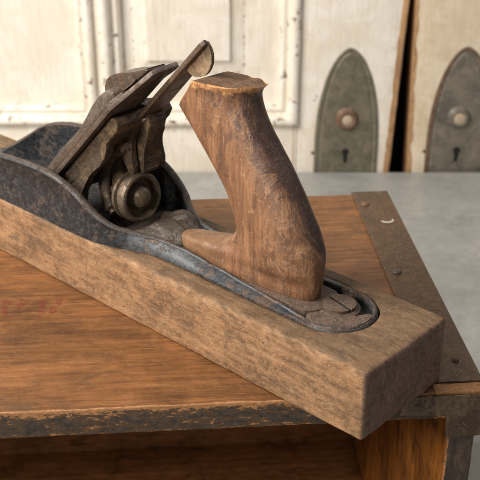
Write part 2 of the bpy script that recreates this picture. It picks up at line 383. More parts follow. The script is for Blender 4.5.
def rbox(lo, hi, r=.1, step=1.0, jit=0.0, jf=.7, rj=0.0, bm=None, seed=0, fn=None, rf=1.6):
    """a box with worn, rounded arrises; jit waves its faces, rj varies the wear of the arrises"""
    bm = bm or bmesh.new()
    lo = Vector(lo); hi = Vector(hi); c = (lo+hi)/2; h = (hi-lo)/2
    r = min(r, min(h)*.95)
    ax = [axis_pts(h[i], r, step) for i in range(3)]
    cache = {}
    def V(p):
        key = tuple(round(x, 5) for x in p)
        if key in cache: return cache[key]
        q = Vector([max(-h[i]+r, min(h[i]-r, p[i])) for i in range(3)])
        d = Vector(p)-q; P = q + d.normalized()*r if d.length > 1e-6 else Vector(p)
        P = P+c
        if jit:
            P += noise.noise_vector(P*jf+Vector((seed, 0, 0)))*jit
        if rj and d.length > 1e-6 and sum(1 for i in range(3) if abs(abs(p[i])-h[i]) < r*1.01) >= 2:
            k = max(0, noise.noise(P*rf+Vector((seed+9, 0, 0)))+.15)
            P -= d.normalized()*rj*k
        if fn: P = fn(P)
        cache[key] = bm.verts.new(P); return cache[key]
    for i in range(3):
        j, k = (i+1) % 3, (i+2) % 3
        for s in (-1, 1):
            for a in range(len(ax[j])-1):
                for b in range(len(ax[k])-1):
                    ps = []
                    for (x, y) in ((a, b), (a+1, b), (a+1, b+1), (a, b+1)):
                        p = [0, 0, 0]; p[i] = s*h[i]; p[j] = ax[j][x]; p[k] = ax[k][y]; ps.append(V(p))
                    if s < 0: ps.reverse()
                    try: bm.faces.new(ps)
                    except ValueError: pass
    return bm
def catmull(pts, n):
    out = []
    for i in range(len(pts)-1):
        p0 = pts[max(i-1, 0)]; p1 = pts[i]; p2 = pts[i+1]; p3 = pts[min(i+2, len(pts)-1)]
        for k in range(n):
            t = k/n
            out.append(tuple(.5*(2*b+(c-a)*t+(2*a-5*b+4*c-d)*t*t+(3*b-a-3*c+d)*t**3) for a, b, c, d in zip(p0, p1, p2, p3)))
    out.append(tuple(pts[-1])); return out
def loft(rings, close=True, caps=True, bm=None):
    bm = bm or bmesh.new()
    R = [[bm.verts.new(p) for p in r] for r in rings]
    n = len(R[0])
    for a, b in zip(R[:-1], R[1:]):
        for k in range(n if close else n-1):
            bm.faces.new((a[k], a[(k+1) % n], b[(k+1) % n], b[k]))
    if caps: bm.faces.new(R[0][::-1]); bm.faces.new(R[-1])
    return bm
def prism(poly, f0, f1, bm=None, bev=0.0, seg=2):
    """poly (2-D) mapped to 3-D by f0 (front) and f1 (back)"""
    own = bm is None; bm = bm or bmesh.new()
    a = [bm.verts.new(f0(*p)) for p in poly]; b = [bm.verts.new(f1(*p)) for p in poly]
    fs = [bm.faces.new(a), bm.faces.new(b[::-1])]
    n = len(poly)
    es = set()
    for k in range(n): fs.append(bm.faces.new((a[k], b[k], b[(k+1) % n], a[(k+1) % n])))
    if bev:
        for f in fs:
            for e in f.edges: es.add(e)
        bmesh.ops.bevel(bm, geom=list(es), offset=bev, segments=seg, affect='EDGES', profile=.6)
    return bm
def tube(path, rad, n=12, bm=None):
    bm = bm or bmesh.new(); rings = []
    for i, p in enumerate(path):
        p = Vector(p); a = Vector(path[max(i-1, 0)]); b = Vector(path[min(i+1, len(path)-1)])
        t = (b-a).normalized(); u = t.cross(Vector((0, 1, 0)))
        if u.length < .1: u = t.cross(Vector((0, 0, 1)))
        u.normalize(); v = t.cross(u)
        r = rad[i] if isinstance(rad, (list, tuple)) else rad
        ru, rv = (r if isinstance(r, tuple) else (r, r))
        rings.append([p+u*ru*math.cos(2*math.pi*k/n)+v*rv*math.sin(2*math.pi*k/n) for k in range(n)])
    return loft(rings, bm=bm)
def lathe(prof, origin, axis, n=48, bm=None, fn=None):
    """profile (radius, along-axis) turned about axis"""
    bm = bm or bmesh.new(); axis = Vector(axis).normalized()
    x = axis.orthogonal().normalized(); y = axis.cross(x); o = Vector(origin)
    rings = []
    for (r, h) in prof:
        rr = []
        for k in range(n):
            q = r*(fn(k, r, h) if fn else 1); a = 2*math.pi*k/n
            rr.append(o+axis*h+(x*math.cos(a)+y*math.sin(a))*max(q, 1e-4))
        rings.append(rr)
    loft(rings, bm=bm); bmesh.ops.remove_doubles(bm, verts=bm.verts, dist=.002)
    return bm
def jitter(bm, amp, f=1.0, seed=0):
    for v in bm.verts: v.co += noise.noise_vector(v.co*f+Vector((seed, seed, 0)))*amp
    return bm
def subdiv(bm, cuts=1): bmesh.ops.subdivide_edges(bm, edges=bm.edges[:], cuts=cuts, use_grid_fill=True); return bm

# ------------------------------------------------------------------ THE HAND PLANE
# local frame: x runs back towards the heel (x = -u), y across to the far side (v), z up (w)
W = 6.7
PL = thing('hand_plane', 'antique wooden-bodied hand plane with rusty iron fittings and a broken grip, lying across the crate', 'hand plane',
           (5.58, 36.67, 0), math.radians(-42.75))
def P(u, v, w): return Vector((-u, v, w))
def B(s, v, n):      # blade frame: s up along the blade, n off its upper face
    return P((29.3+n*R2-(s-14)*R2)/2, v, (29.3+n*R2+(s-14)*R2)/2)

def body_warp(p):
    # nicked heel corners
    u = -p.x
    if u < .9:
        k = (.9-u)/.9
        if p.z > 2.6: p.z -= .10*k*k
    return p
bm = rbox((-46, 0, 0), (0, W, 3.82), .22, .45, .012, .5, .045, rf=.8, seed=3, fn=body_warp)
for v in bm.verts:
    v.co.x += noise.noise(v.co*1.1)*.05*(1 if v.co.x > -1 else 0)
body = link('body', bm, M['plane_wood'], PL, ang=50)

# outline of the iron frame: (u, v outer, top w, slope width a, thickness t)
near = [(35.2,3.45,3.92,.03,.5),(34.9,2.75,3.94,.03,.55),(34.1,2.1,4.05,.03,.6),(33.2,1.55,4.6,.03,.6),(32.4,.98,5.2,.03,.55),(31.5,.5,5.85,.03,.5),(30.2,.2,6.35,.03,.45),(28,.10,6.72,.03,.38),(25,.10,6.98,.03,.34),(23,.10,7.0,.03,.34),
        (21.4,.10,6.78,.03,.34),(20.2,.10,6.38,.03,.34),(19.2,.12,5.85,.04,.34),(18.4,.22,5.4,.08,.34),(17.5,.5,5.0,.16,.32),
        (16.4,1.0,4.72,.34,.26),(15,1.42,4.55,.52,.20),(13,1.50,4.38,.62,.14),(11,1.44,4.26,.64,.12),(9,1.36,4.15,.60,.12),(7,1.36,4.06,.46,.14),(5.4,1.38,4.0,.26,.16)]
CEN = 3.5
path = catmull(near, 5)
arc = []
for k in range(1, 24):
    a = math.pi*k/24
    arc.append((4.5-2.2*math.sin(a), CEN-2.1*math.cos(a), 4.0-.06*math.sin(a), .10, .17+.10*max(0, math.cos(a-.7))))
full = path+arc+[(u, 2*CEN-v, w, a, t) for (u, v, w, a, t) in reversed(path)]
def inward(i):
    a = full[max(i-1, 0)]; b = full[min(i+1, len(full)-1)]
    tx, ty = b[0]-a[0], b[1]-a[1]; L = math.hypot(tx, ty)
    return (-ty/L*-1*-1, tx/L*-1*-1) if False else (ty/L*-1, tx/L) if False else (ty/L, -tx/L)
# check which side is inward: at the near wing inward must be +v
ix, iy = inward(2)
SG = 1 if iy > 0 else -1
rings_f, rings_r = [], []
for i, (u, v, w, a, t) in enumerate(full):
    ix, iy = inward(i); ix *= SG; iy *= SG
    jw = noise.noise(Vector((u*1.3, v*1.3, 2)))*.035
    if 3 < u < 17.5: jw += min(0, noise.noise(Vector((u*.9, v*.9, 7)))*.16+.02)      # broken, rusty rim
    if u < 5: jw += noise.noise(Vector((u*2.2, v*2.2, 4)))*.07; t += noise.noise(Vector((u*1.8, v*1.8, 14)))*.22; a += .06*noise.noise(Vector((u*3, v*3, 5)))
    w2 = w+jw
    def q(o, z): return P(u+ix*o, v+iy*o, z)
    wf = 3.90 if u < 17.6 else 3.80
    if w2-wf < .12: wf = w2-.10
    bead = min(1, max(0, (w-4.3)/1.5))
    rings_f.append([q(0, 3.2), q(0, wf), q(a*.5, wf+(w2-wf)*.55-.02) , q(a, w2-.10-.16*bead), q(a-.04-.07*bead, w2-.07-.07*bead), q(a-.02-.05*bead, w2-.02), q(a+t*.35, w2+.02), q(a+t*.8, w2),
                    q(a+t+.04*bead, w2-.08), q(a+t, w2-.2-.1*bead), q(a+t, 3.2)])
frame_bm = loft(rings_f)
fr = link('frame', frame_bm, M['japan'], PL, ang=60)
# blue-grey flange colour on the low tongue: own material on its outward slope, rust on the rim
fr.data.materials.append(M['flange']); fr.data.materials.append(M['rim'])
for p in fr.data.polygons:
    c = p.center/S; u = -c.x
    if u < 17.0 and abs(c.y) < 99:
        z = c.z
        p.material_index = 1
        top = [k for k in near]
        # rim crest -> rust
        if p.normal.z > .75 and z > 4.45: p.material_index = 2
        elif u < 5.2 and z > 3.85: p.material_index = 2
    elif p.normal.z > .55 and c.z > 4.2: p.material_index = 2

# floor of the frame
ins = []
for i, (u, v, w, a, t) in enumerate(full):
    ix, iy = inward(i); ix *= SG; iy *= SG
    ins.append((u+ix*(a+t*.5), v+iy*(a+t*.5)))
ins = [(34.0, 3.0), (32.8, 1.9)]+[q for q in ins if q[0] < 31]+[(32.8, 2*CEN-1.9), (34.0, 2*CEN-3.0)]
fl = prism(ins, lambda u, v: P(u, v, 3.5), lambda u, v: P(u, v, 3.3))
link('bed', fl, M['bed_shade'], PL, smooth=False)
rb_ = []
for k in range(13):
    a = math.pi*k/12; rb_.append((5.6-.9*math.sin(a), CEN-1.32*math.cos(a)))
rb_ = rb_+[(14.6, CEN+1.25), (14.6, CEN-1.25)]
link('grip_seat', prism(rb_, lambda u, v: P(u, v, 3.98), lambda u, v: P(u, v, 3.4), None, .05), M['rust'], PL, ang=40)
# recess in the wood
cut_out = []
for i, (u, v, w, a, t) in enumerate(full):
    if u > 31: continue
    ix, iy = inward(i); ix *= SG; iy *= SG
    o = -.07+.03*noise.noise(Vector((u, v, 0))) if u < 17 else (.25 if u > 18.5 else -.07+.32*(u-17)/1.5)
    cut_out.append((u+ix*o, v+iy*o))
h_ = len(cut_out)
cut_out = [(34.3, 2.9), (33.6, 2.2), (32.8, 1.5), (32.0, .95)]+cut_out+[(32.0, 2*CEN-.95), (32.8, 2*CEN-1.5), (33.6, 2*CEN-2.2), (34.3, 2*CEN-2.9)]
cb = prism(cut_out, lambda u, v: P(u, v, 5.0), lambda u, v: P(u, v, 3.25))
cutter = link('cutter', cb, M['hole'], PL, smooth=False)
for c_ in (cutter,):
    bo = body.modifiers.new('recess', 'BOOLEAN'); bo.operation = 'DIFFERENCE'; bo.solver = 'EXACT'; bo.object = c_
bpy.context.view_layer.update()
dg = bpy.context.evaluated_depsgraph_get()
nm = bpy.data.meshes.new_from_object(body.evaluated_get(dg)); body.modifiers.clear(); body.data = nm
bpy.data.objects.remove(cutter)

# grip (tote): horizontal sections w, front u, back u, half thickness
tsec = [(3.9,14.7,5.65,.95),(4.0,15.05,5.5,1.06),(4.3,15.25,5.42,1.10),(4.55,15.1,5.4,1.08),(4.8,14.6,5.4,1.08),(5.02,13.3,5.4,1.12),(5.35,11.6,5.4,1.2),(5.95,10.95,5.42,1.26),(6.5,10.65,5.52,1.34),
        (7.4,10.8,5.92,1.38),(8.67,11.4,6.65,1.38),(9.94,12.35,7.5,1.38),(11.3,13.6,8.6,1.38),(12.4,14.65,9.4,1.42),(13.3,15.2,9.78,1.42),(13.8,15.4,9.68,1.50),(14.2,15.5,9.35,1.6),(14.9,15.7,9.2,1.62),(15.8,15.9,9.0,1.62)]
tsec = catmull(tsec, 4)
rings = []
NT_ = 56
for (w, uf, ub, b) in tsec:
    c = (uf+ub)/2; a = (uf-ub)/2; r = []
    for k in range(NT_):
        th = 2*math.pi*k/NT_
        cx, cy = math.cos(th), math.sin(th)
        e = 2/2.5
        x = math.copysign(abs(cx)**e, cx)*a; y = math.copysign(abs(cy)**e, cy)*b
        p = P(c+x, CEN-.03+y, w)
        d = noise.noise(p*.45)*.10+noise.noise(p*1.4+Vector((4,0,0)))*.035
        p += Vector((-x/a*.6, y/b, 0))*d
        r.append(p)
    rings.append(r)
tb = loft(rings)
# the grip is broken off: a ragged cut across the top and a chamfered nose
def cut(bm, co, no):
    g = bmesh.ops.bisect_plane(bm, geom=bm.verts[:]+bm.edges[:]+bm.faces[:], dist=1e-5, plane_co=co, plane_no=no, clear_outer=True)
    es = [e for e in g['geom_cut'] if isinstance(e, bmesh.types.BMEdge)]
    r = bmesh.ops.contextual_create(bm, geom=es)
    return [f for f in r['faces']]
f1 = cut(tb, P(13.6, CEN, 13.12), Vector((-.80, -.12, .66)).normalized())
f2 = cut(tb, P(10.2, CEN, 14.12), Vector((-.06, .10, 1.0)).normalized())
for f in f2: f.material_index = 1
for v in {v for f in f2 for v in f.verts}:
    v.co.z += noise.noise(v.co*1.6)*.16-.10*max(0, 1-abs(v.co.x+11.3)/1.6)*(1 if v.co.y < CEN else 0)
bmesh.ops.triangulate(tb, faces=f1+f2)
es = [e for e in tb.edges if len(e.link_faces) == 2 and e.calc_face_angle(0) > .45 and e.verts[0].co.z > 12]
tote = link('grip', tb, M['tote_wood'], PL, ang=35, extra=[M['broken']])
bv = tote.modifiers.new('soften', 'BEVEL'); bv.width = .09*S; bv.segments = 3; bv.limit_method = 'ANGLE'; bv.angle_limit = math.radians(32)

# heel screw boss and slotted screw
jb = lathe([(.0,3.4),(1.2,3.4),(1.15,3.84),(1.0,3.93),(.0,3.94)], P(4.5, CEN+.25, 0), (0, 0, 1), 40)
bs = link('screw_boss', jitter(jb, .03, 2.0), M['rust'], PL)
def slotted(name, u, v, w, r, mat, parent, rot, h=.16, slot=.13, axis=None):
    bm = bmesh.new(); n = 40
    seg = []
    for sgn in (-1, 1):                      # two half discs leave a real slot between them
        pts = []
        a0 = math.asin(min(.99, slot/2/r))
        for k in range(n//2+1):
            a = a0+(math.pi-2*a0)*k/(n//2)
            pts.append((r*math.cos(a), sgn*r*math.sin(a)))
        if sgn < 0: pts.reverse()
        bb = bmesh.new()
        prism(pts, lambda x, y: Vector((x, y, 0)), lambda x, y: Vector((x, y, h)), bb, .03, 2)
        me = bpy.data.meshes.new('tmp'); bb.to_mesh(me); bb.free(); bm.from_mesh(me); bpy.data.meshes.remove(me)
    b2 = bmesh.new()
    lathe([(0, -.02), (r*.97, -.02), (r*.97, h*.45), (0, h*.45)], (0,0,0), (0,0,1), n, b2)
    me = bpy.data.meshes.new('tmp'); b2.to_mesh(me); b2.free(); bm.from_mesh(me); bpy.data.meshes.remove(me)
    bmesh.ops.rotate(bm, cent=(0,0,0), matrix=Matrix.Rotation(rot, 3, 'Z'), verts=bm.verts)
    bmesh.ops.translate(bm, vec=P(u, v, w) if axis is None else Vector((u, v, w)), verts=bm.verts)
    return link(name, bm, mat, parent, ang=30)
slotted('screw', 4.42, CEN+.30, 3.93, .84, M['rust'], bs, math.radians(-12), .16, .17)
sl_ = rbox((-.80, -.075, 0), (.80, .075, .118), .01, 1)
bmesh.ops.rotate(sl_, cent=(0,0,0), matrix=Matrix.Rotation(math.radians(-12), 3, 'Z'), verts=sl_.verts)
bmesh.ops.translate(sl_, vec=P(4.42, CEN+.30, 3.93), verts=sl_.verts)
link('screw_slot', sl_, M['hole'], bs)  # dark bar laid in the slot, its shade given as colour
sp_ = catmull([(5.0,1.95),(4.9,2.6),(4.0,2.75),(3.35,3.1),(3.0,3.9),(2.62,4.1),(2.48,3.5),(2.62,2.8),(3.1,2.2),(3.9,1.72),(4.6,1.62),(5.0,1.95)], 4)[:-1]
link('rust_scale', jitter(prism(sp_, lambda u, v: P(u, v, 3.97), lambda u, v: P(u, v, 3.45), None, .05), .06, 2.2, 3), M['rust'], PL, ang=40)

# blade, chip breaker, lever cap, cam
bl = [(.6,.9),(9.7,.9),(12.7,2.1),(12.85,2.35),(12.95,3.65),(12.85,3.88),(12.5,3.85),(11.9,3.35),(9.3,3.3),(8.8,4.0),(8.5,5.6),(8.1,5.9),(.6,5.9)]
link('blade', prism(bl, lambda s, v: B(s, v, -.02), lambda s, v: B(s, v, .24), None, .035), M['steel'], PL, ang=30)
cbk = [(.9,1.0),(9.5,1.0),(10.6,1.5),(10.6,2.9),(9.4,3.1),(8.8,4.0),(8.3,5.4),(8.0,5.8),(.9,5.8)]
link('chip_breaker', prism(cbk, lambda s, v: B(s, v, .27), lambda s, v: B(s, v, .46), None, .03), M['steel_dark'], PL, ang=30)
prof = catmull([(.4,.75),(1.2,1.05),(2.4,1.15),(3.6,1.15),(5.2,1.05),(6.3,1.02),(7.1,1.22),(7.9,1.42),(8.6,1.46),(9.3,1.32),(9.9,1.02),(10.15,.75)], 4)
rings = []
for (s, n) in prof:
    hw = 2.25-.12*max(0, s-6.5)*.35-(.10 if s < 1 else 0)
    far = min(1, max(0, (s-7.3)/2.4)); hw -= far*.98
    vc = lambda s: 3.42-.98*far
    rr = []
    m = 22
    for k in range(m+1):                     # arched top
        t = k/m; x = -math.cos(math.pi*t); y = abs(math.sin(math.pi*t))**.55
        rr.append(B(s, vc(s)+hw*x, .62+(n-.62)*(y*.85+.15)+.08*y))
    rr.append(B(s, vc(s)+hw, .49)); rr.append(B(s, vc(s)-hw, .49))
    rings.append(rr)
cap = link('lever_cap', loft(rings), M['steel'], PL, ang=45)
cp = catmull([(9.2,.60),(8.85,.92),(8.85,1.38),(9.2,1.74),(9.75,1.80),(10.3,1.64),(10.9,1.32),(11.5,.98),(12.1,.68),(12.6,.46)], 5)
poly = cp+[(12.6,.30),(11.6,.42),(11.0,.62),(10.2,.66)]
link('cam_lever', prism(poly, lambda s, n: B(s, 2.0, n), lambda s, n: B(s, 3.35, n), None, .10, 3), M['steel_dark'], cap, ang=40)

# frog: plate under the blade, two cheeks, back post
def bprism(name, poly, v0, v1, mat, par, bev=.08, jit=.03, seed=0, ang=45):
    bm = prism(poly, lambda s, n: B(s, v0, n), lambda s, n: B(s, v1, n), None, bev, 3)
    return link(name, jitter(bm, jit, 1.4, seed), mat, par, ang=ang)
frog = bprism('frog', [(1.0,-.06),(8.9,-.06),(9.15,-.3),(9.1,-.75),(8.6,-.9),(1.0,-.85)], 1.35, 5.35, M['frog'], PL, .09, .05)
def uprism(name, poly, v0, v1, mat, par, bev=.08, jit=.03, seed=0, sub=True):
    bm = prism(poly, lambda u, w: P(u, v0, w), lambda u, w: P(u, v1, w), None, bev, 3)
    return link(name, jitter(bm, jit, 1.4, seed), mat, par, ang=50)
cheek = catmull([(24.2,4.9),(22.8,6.2),(21.3,7.6),(20.0,8.85),(19.0,9.7),(18.7,9.2),(19.1,8.2),(20.2,7.2),(20.9,6.2),(21.4,5.2),(21.3,3.45),(24.6,3.45)], 4)[:-1]
for v0 in (1.35, 4.85): uprism('cheek', cheek, v0, v0+.5, M['frog'], frog, .1, .05, v0)
# ribs under the head of the frog
for v0, sd in ((2.7,2),(4.75,3)):
    rib = catmull([(8.95,-.8),(8.3,-1.0),(7.6,-1.35),(7.0,-1.9),(6.5,-2.6),(6.1,-2.7),(6.2,-1.7),(6.4,-.8)], 3)
    bprism('rib', rib, v0, v0+.38, M['frog'], frog, .07, .04, sd)
post = [(18.6,10.3),(17.6,11.0),(17.2,10.4),(17.5,9.4),(17.75,8.5),(17.85,7.8),(18.0,7.2),(19.3,7.0),(19.3,8.0),(19.3,9.2)]
post = catmull(post+[post[0]], 3)[:-1]
uprism('post', post, 3.2, 4.5, M['frog'], frog, .18, .06, 5)
uprism('pillar', [(20.9,3.4),(20.7,8.2),(19.6,8.6),(19.5,3.4)], 3.0, 4.2, M['frog'], frog, .15, .05, 6)

# fork (Y lever) hooked over the adjusting wheel
fk = catmull([(18.4,9.0),(19.2,8.65),(20.2,7.8),(20.75,6.7),(20.75,5.6),(20.35,4.85),(19.8,4.5)], 5)
for v0 in (2.55, 4.1):
    bm = tube([P(u, v0+.25*math.sin(i*.12), w) for i, (u, w) in enumerate(fk)], [(.42, .28) if 2 < i < len(fk)-3 else (.2, .16) for i in range(len(fk))], 14)
    link('fork', jitter(bm, .03, 2), M['brass'], PL)

# adjusting wheel, hub towards the grip
wc = P(18.1, 3.0, 5.88); wa = Vector((1, -.02, .10))
def knurl(k, r, h): return 1+(.012 if (k % 2 and r > 1.3) else 0)
wp = [(0,-1.05),(.5,-1.05),(.5,-.9),(1.2,-.86),(1.34,-.8),(1.40,-.66),(1.36,-.58),(1.20,-.52),(1.20,-.38),(1.34,-.32),(1.41,-.22),(1.42,.14),(1.38,.26),(1.28,.32),(1.16,.28),(1.12,.10),(1.04,-.26),(.80,-.28),(.68,-.12),(.64,.10),(.58,.34),(.44,.50),(.22,.58),(0,.60)]
wh = link('adjusting_wheel', jitter(lathe(wp, wc, wa, 120, None, knurl), .02, 1.5), M['brass'], PL, ang=38)
link('threaded_stud', lathe([(0,-1.0),(.28,-1.0),(.28,-3.0),(0,-3.0)], wc, wa, 24), M['steel_dark'], wh)

# lateral adjusting lever with its bent thumb tab
lp = [(8.3,2.85),(16.0,2.80),(16.25,2.9),(16.2,3.15),(15.3,3.4),(14.8,3.9),(14.1,4.3),(8.3,4.6)]
lev = link('lateral_lever', prism(lp, lambda s, v: B(s, v, -.46), lambda s, v: B(s, v, -.72), None, .05), M['lever_iron'], PL, ang=30)
tabp = [(13.95,-.62)]+[(15.05+1.1*math.cos(math.radians(a))*-1, -.72-.98*math.sin(math.radians(a))) for a in range(8, 176, 8)]+[(16.2,-.56),(16.0,-.48),(14.3,-.54)]
link('thumb_tab', prism(tabp, lambda s, n: B(s, 3.10, n), lambda s, n: B(s, 3.30, n), None, .06, 3), M['tab'], lev, ang=40)
link('pivot', lathe([(0,0),(.42,0),(.42,.12),(.3,.2),(0,.22)], B(8.9,3.45,-.76), (B(0,0,-1)-B(0,0,0)), 24), M['brass'], lev)

# cast knuckle between the wheel and the grip, running out to both wings
def blob(name, c, rad, mat, par, seed=0, j=.12):
    bm = bmesh.new(); bmesh.ops.create_icosphere(bm, subdivisions=4, radius=1)
    for v in bm.verts:
        q = Vector((v.co.x*rad[0], v.co.y*rad[1], v.co.z*rad[2])); v.co = q+P(*c)
    return link(name, jitter(bm, j, .9, seed), mat, par)
kn = blob('knuckle', (15.9, 3.0, 3.75), (1.5, 1.35, 1.12), M['cast'], PL, 3, .34)
blob('knuckle_ridge', (16.3, 4.5, 4.1), (1.6, .75, .95), M['cast'], kn, 9, .3)
wing = [(18.6,1.0),(18.0,.9),(17.0,1.2),(16.0,1.7),(15.0,2.1),(13.9,2.3),(13.9,4.7),(15.0,4.9),(16.0,5.3),(17.0,5.8),(18.0,6.1),(18.6,6.0)]
rings = []
for (u, hw, z) in catmull([(19.4,2.9,3.55),(18.4,2.75,3.8),(17.4,2.55,4.4),(16.4,2.2,4.75),(15.4,1.75,4.7),(14.4,1.4,4.3),(13.6,1.2,3.8)], 4):
    rings.append([P(u, CEN-hw*math.cos(math.pi*k/20), 3.45+(z-3.45)*(.55+.45*math.sin(math.pi*k/20))) for k in range(21)]+[P(u, CEN+hw, 3.4), P(u, CEN-hw, 3.4)])
link('bed_rise', jitter(loft(rings), .05, 1.2, 8), M['cast'], kn, ang=60)

# ------------------------------------------------------------------ THE CRATE
ca = math.radians(4.3)
CR = thing('wooden_crate', 'old brown wooden crate with open front and metal edging, lying under the hand plane', 'crate', (12.25, 40.75, 0), ca)
XL = -52
bm = rbox((XL, .0, -1.6), (0, 24.1, -.0), .12, .8, .02, .5, .06, seed=21)
top = link('top_board', bm, M['crate_top'], CR, ang=50, extra=[M['lip']])
for p in top.data.polygons:
    c = p.center/S
    if p.normal.y < -.45 or (c.y < .16 and p.normal.z < .86): p.material_index = 1
link('side_board', rbox((-1.7, .10, -22), (-.35, 24.0, -1.62), .06, 1.2, .015, .5, .03, seed=5), M['crate_side'], CR, ang=50)
pst = link('front_edge_strip', rbox((-1.70, -.06, -22), (-.34, .16, -1.60), .04, .5, .015, 1, .03, seed=6), M['post'], CR, ang=50)
link('back_board', rbox((XL, 22.9, -22), (-1.72, 24.0, -1.62), .05, 2, .015, .5, 0, seed=7), M['crate_inner'], CR, ang=50)
link('bottom_board', rbox((XL, .1, -22), (-1.72, 22.88, -20.8), .05, 2, .015, .5, 0, seed=8), M['crate_inner'], CR, ang=50)
link('side_board', rbox((XL-1.4, .10, -22), (XL, 24.0, -.02), .06, 2, .015, .5, .03, seed=9), M['crate_side'], CR, ang=50)
# steel strap along the right edge of the top
st = link('metal_strap', rbox((-2.55, .75, .004), (.06, 24.2, .13), .05, .5, .012, .6, .0, seed=11), M['strap'], CR, ang=50)
link('strap_return', rbox((-.01, .9, -1.5), (.11, 24.1, .05), .04, 1.2, .008, .6, 0, seed=12), M['strap'], st, ang=50)
for (x, y, r, m) in ((-1.95, 22.0, .30, 'copper_rivet'), (-1.85, 12.2, .27, 'steel_dark'), (-.85, 2.6, .2, 'rust')):
    bm = lathe([(0, .0),(r, .0),(r*.98,.05),(r*.75,.12),(r*.35,.155),(0,.16)], (x, y, .12), (0,0,1), 24)
    link('rivet', jitter(bm, .015, 4, x), M[m], st)
# curved whitish scrape on the strap
arc_ = [(-.95+.42*math.cos(math.radians(a)), 19.35+.35*math.sin(math.radians(a))) for a in range(190, 375, 15)]
poly = arc_+[(x*1.0+(.0), y+.09) for (x, y) in reversed(arc_)]
poly = [(-.95+.46*math.cos(math.radians(a)), 19.4+.42*math.sin(math.radians(a))) for a in range(195, 385, 12)]+[(-.93+.34*math.cos(math.radians(a)), 19.48+.26*math.sin(math.radians(a))) for a in range(380, 190, -12)]
link('scrape', prism(poly, lambda x, y: Vector((x, y, .128)), lambda x, y: Vector((x, y, .142))), M['white_mark'], st, smooth=False)
# L bracket on the front corner
bm = prism([(-4.25,-.12),(.10,-.10),(.10,-1.15),(.06,-2.62),(-1.86,-2.68),(-1.88,-1.22),(-4.3,-1.18)],
           lambda x, z: Vector((x, -.15, z)), lambda x, z: Vector((x, -.02, z)), None, .035, 2)
br = link('corner_bracket', jitter(bm, .02, 1.2), M['bracket'], CR, ang=40)
link('bracket_return', rbox((.0, -.13, -2.6), (.13, 2.6, -.12), .04, .5, .01, 1, 0), M['bracket'], br, ang=50)
for (x, z) in ((-3.5,-.66), (-.6,-.7), (-.95,-2.15)):
    link('nail_head', lathe([(0,0),(.14,0),(.13,.03),(.06,.06),(0,.065)], (x, -.148, z), (0,-1,0), 16), M['steel_dark'], br)
# worn bare wood slot between strap and bracket
link('worn_lip', rbox((-2.6, -.04, -.10), (.02, .74, .06), .05, .3, .03, 2, .05, seed=14), M['lip'], CR, ang=50)
# faded red stencil marks, painted on the board
mk = [[(8,84),(40,80),(76,82),(74,104),(44,100),(10,107)],[(14,118),(50,116),(50,131),(16,132)],[(24,136),(58,138),(62,172),(92,182),(88,191),(34,190)],
      [(126,70),(150,78),(182,82),(168,106),(136,124),(128,142),(102,134),(104,116),(122,100)],
      [(244,78),(298,80),(294,98),(286,104),(288,126),(252,126),(250,100),(244,96)],[(248,138),(292,142),(290,168),(244,164)],[(244,176),(270,178),(270,185),(244,184)],
      [(352,78),(396,82),(394,106),(372,114),(354,100)],[(330,112),(362,122),(364,160),(336,168),(316,158),(320,124)]]
def st_xy(x, y):      # letters about 1.6 cm high near the left front of the board
    X0 = -25.3+x*.0090+(y-130)*.0007; Y0 = 10.75-(y-82)*.0175-x*.0006
    return X0, Y0
bm = bmesh.new()
for poly in mk:
    vs = [bm.verts.new((*st_xy(x, y), .028)) for (x, y) in poly]; bm.faces.new(vs)
link('stencil_mark', bm, M['ink'], CR, smooth=False)

# ------------------------------------------------------------------ TABLE
TB = thing('work_table', 'flat grey painted table top with worn surface, carrying the wooden crate', 'table', (0, 60, -22.05))
link('tabletop', rbox((-130, -75, -3), (130, 60.6, 0), .15, 6, .0), M['table'], TB)
TB.rotation_euler.z = math.radians(-.25)

# ------------------------------------------------------------------ DOORS
DY = 121.0; ZB, ZT = -60, 45
DG = 'old painted doors standing behind the table'
D1 = thing('old_door', 'cream painted panelled door with chipped mouldings and a green lock plate, left of the dark gap', 'door', (0, DY, -22))
D1z = 22.0
def dbox(name, x0, x1, z0, z1, y0, y1, mat, par, r=.1, step=4, jit=.02, seed=0, rj=.0):
    return link(name, rbox((x0, y0, z0+D1z), (x1, y1, z1+D1z), r, step, jit, .4, rj, seed=seed), mat, par, ang=50)
# frame of stiles and rails in one mesh
def edge1(p, x0, w_):        # free edge of this door is planed out of true
    p.x += (p.z*.045)*min(1, max(0, (p.x-x0)/w_)); return p
fb = bmesh.new()
def addbox(bm, lo, hi, r=.1, step=4, seed=0):
    rbox((lo[0], lo[1], lo[2]+D1z), (hi[0], hi[1], hi[2]+D1z), r, step, .02, .4, .05, bm, seed)
rbox((7.4, 0, ZB+D1z), (19.5, 3.8, ZT+D1z), .12, 2.5, .02, .4, .05, fb, 1, fn=lambda p: edge1(p, 15, 4.5))            # lock stile
addbox(fb, (-46, .02, ZB), (7.36, 3.8, -15.6), .1, 4, 2)          # rail below the panels
addbox(fb, (-18.6, .01, -15.56), (-16.4, 3.8, ZT), .1, 4, 3)      # muntin
addbox(fb, (-46, .03, 30), (7.36, 3.8, ZT), .1, 4, 4)
link('frame', fb, M['door'], D1, ang=50)
eb = rbox((19.5, .05, ZB+D1z), (19.62, 3.7, ZT+D1z), .04, 1.2, .05, 1.4, .0, fn=lambda p: edge1(p, 19, .01))
link('bare_edge', eb, M['door_edge'], D1)
# chipped bare-wood front strip along the free edge
bm = rbox((18.8, -.015, ZB+D1z), (19.56, .2, ZT+D1z), .06, .6, .0, 1.0, 0, fn=lambda p: Vector((p.x+(noise.noise(Vector((0, 0, p.z*.45)))*.35+noise.noise(Vector((3, 0, p.z*1.7)))*.14 if p.x < 19.2 else 0)+p.z*.045, p.y, p.z)))
link('worn_edge', bm, M['door_edge'], D1)
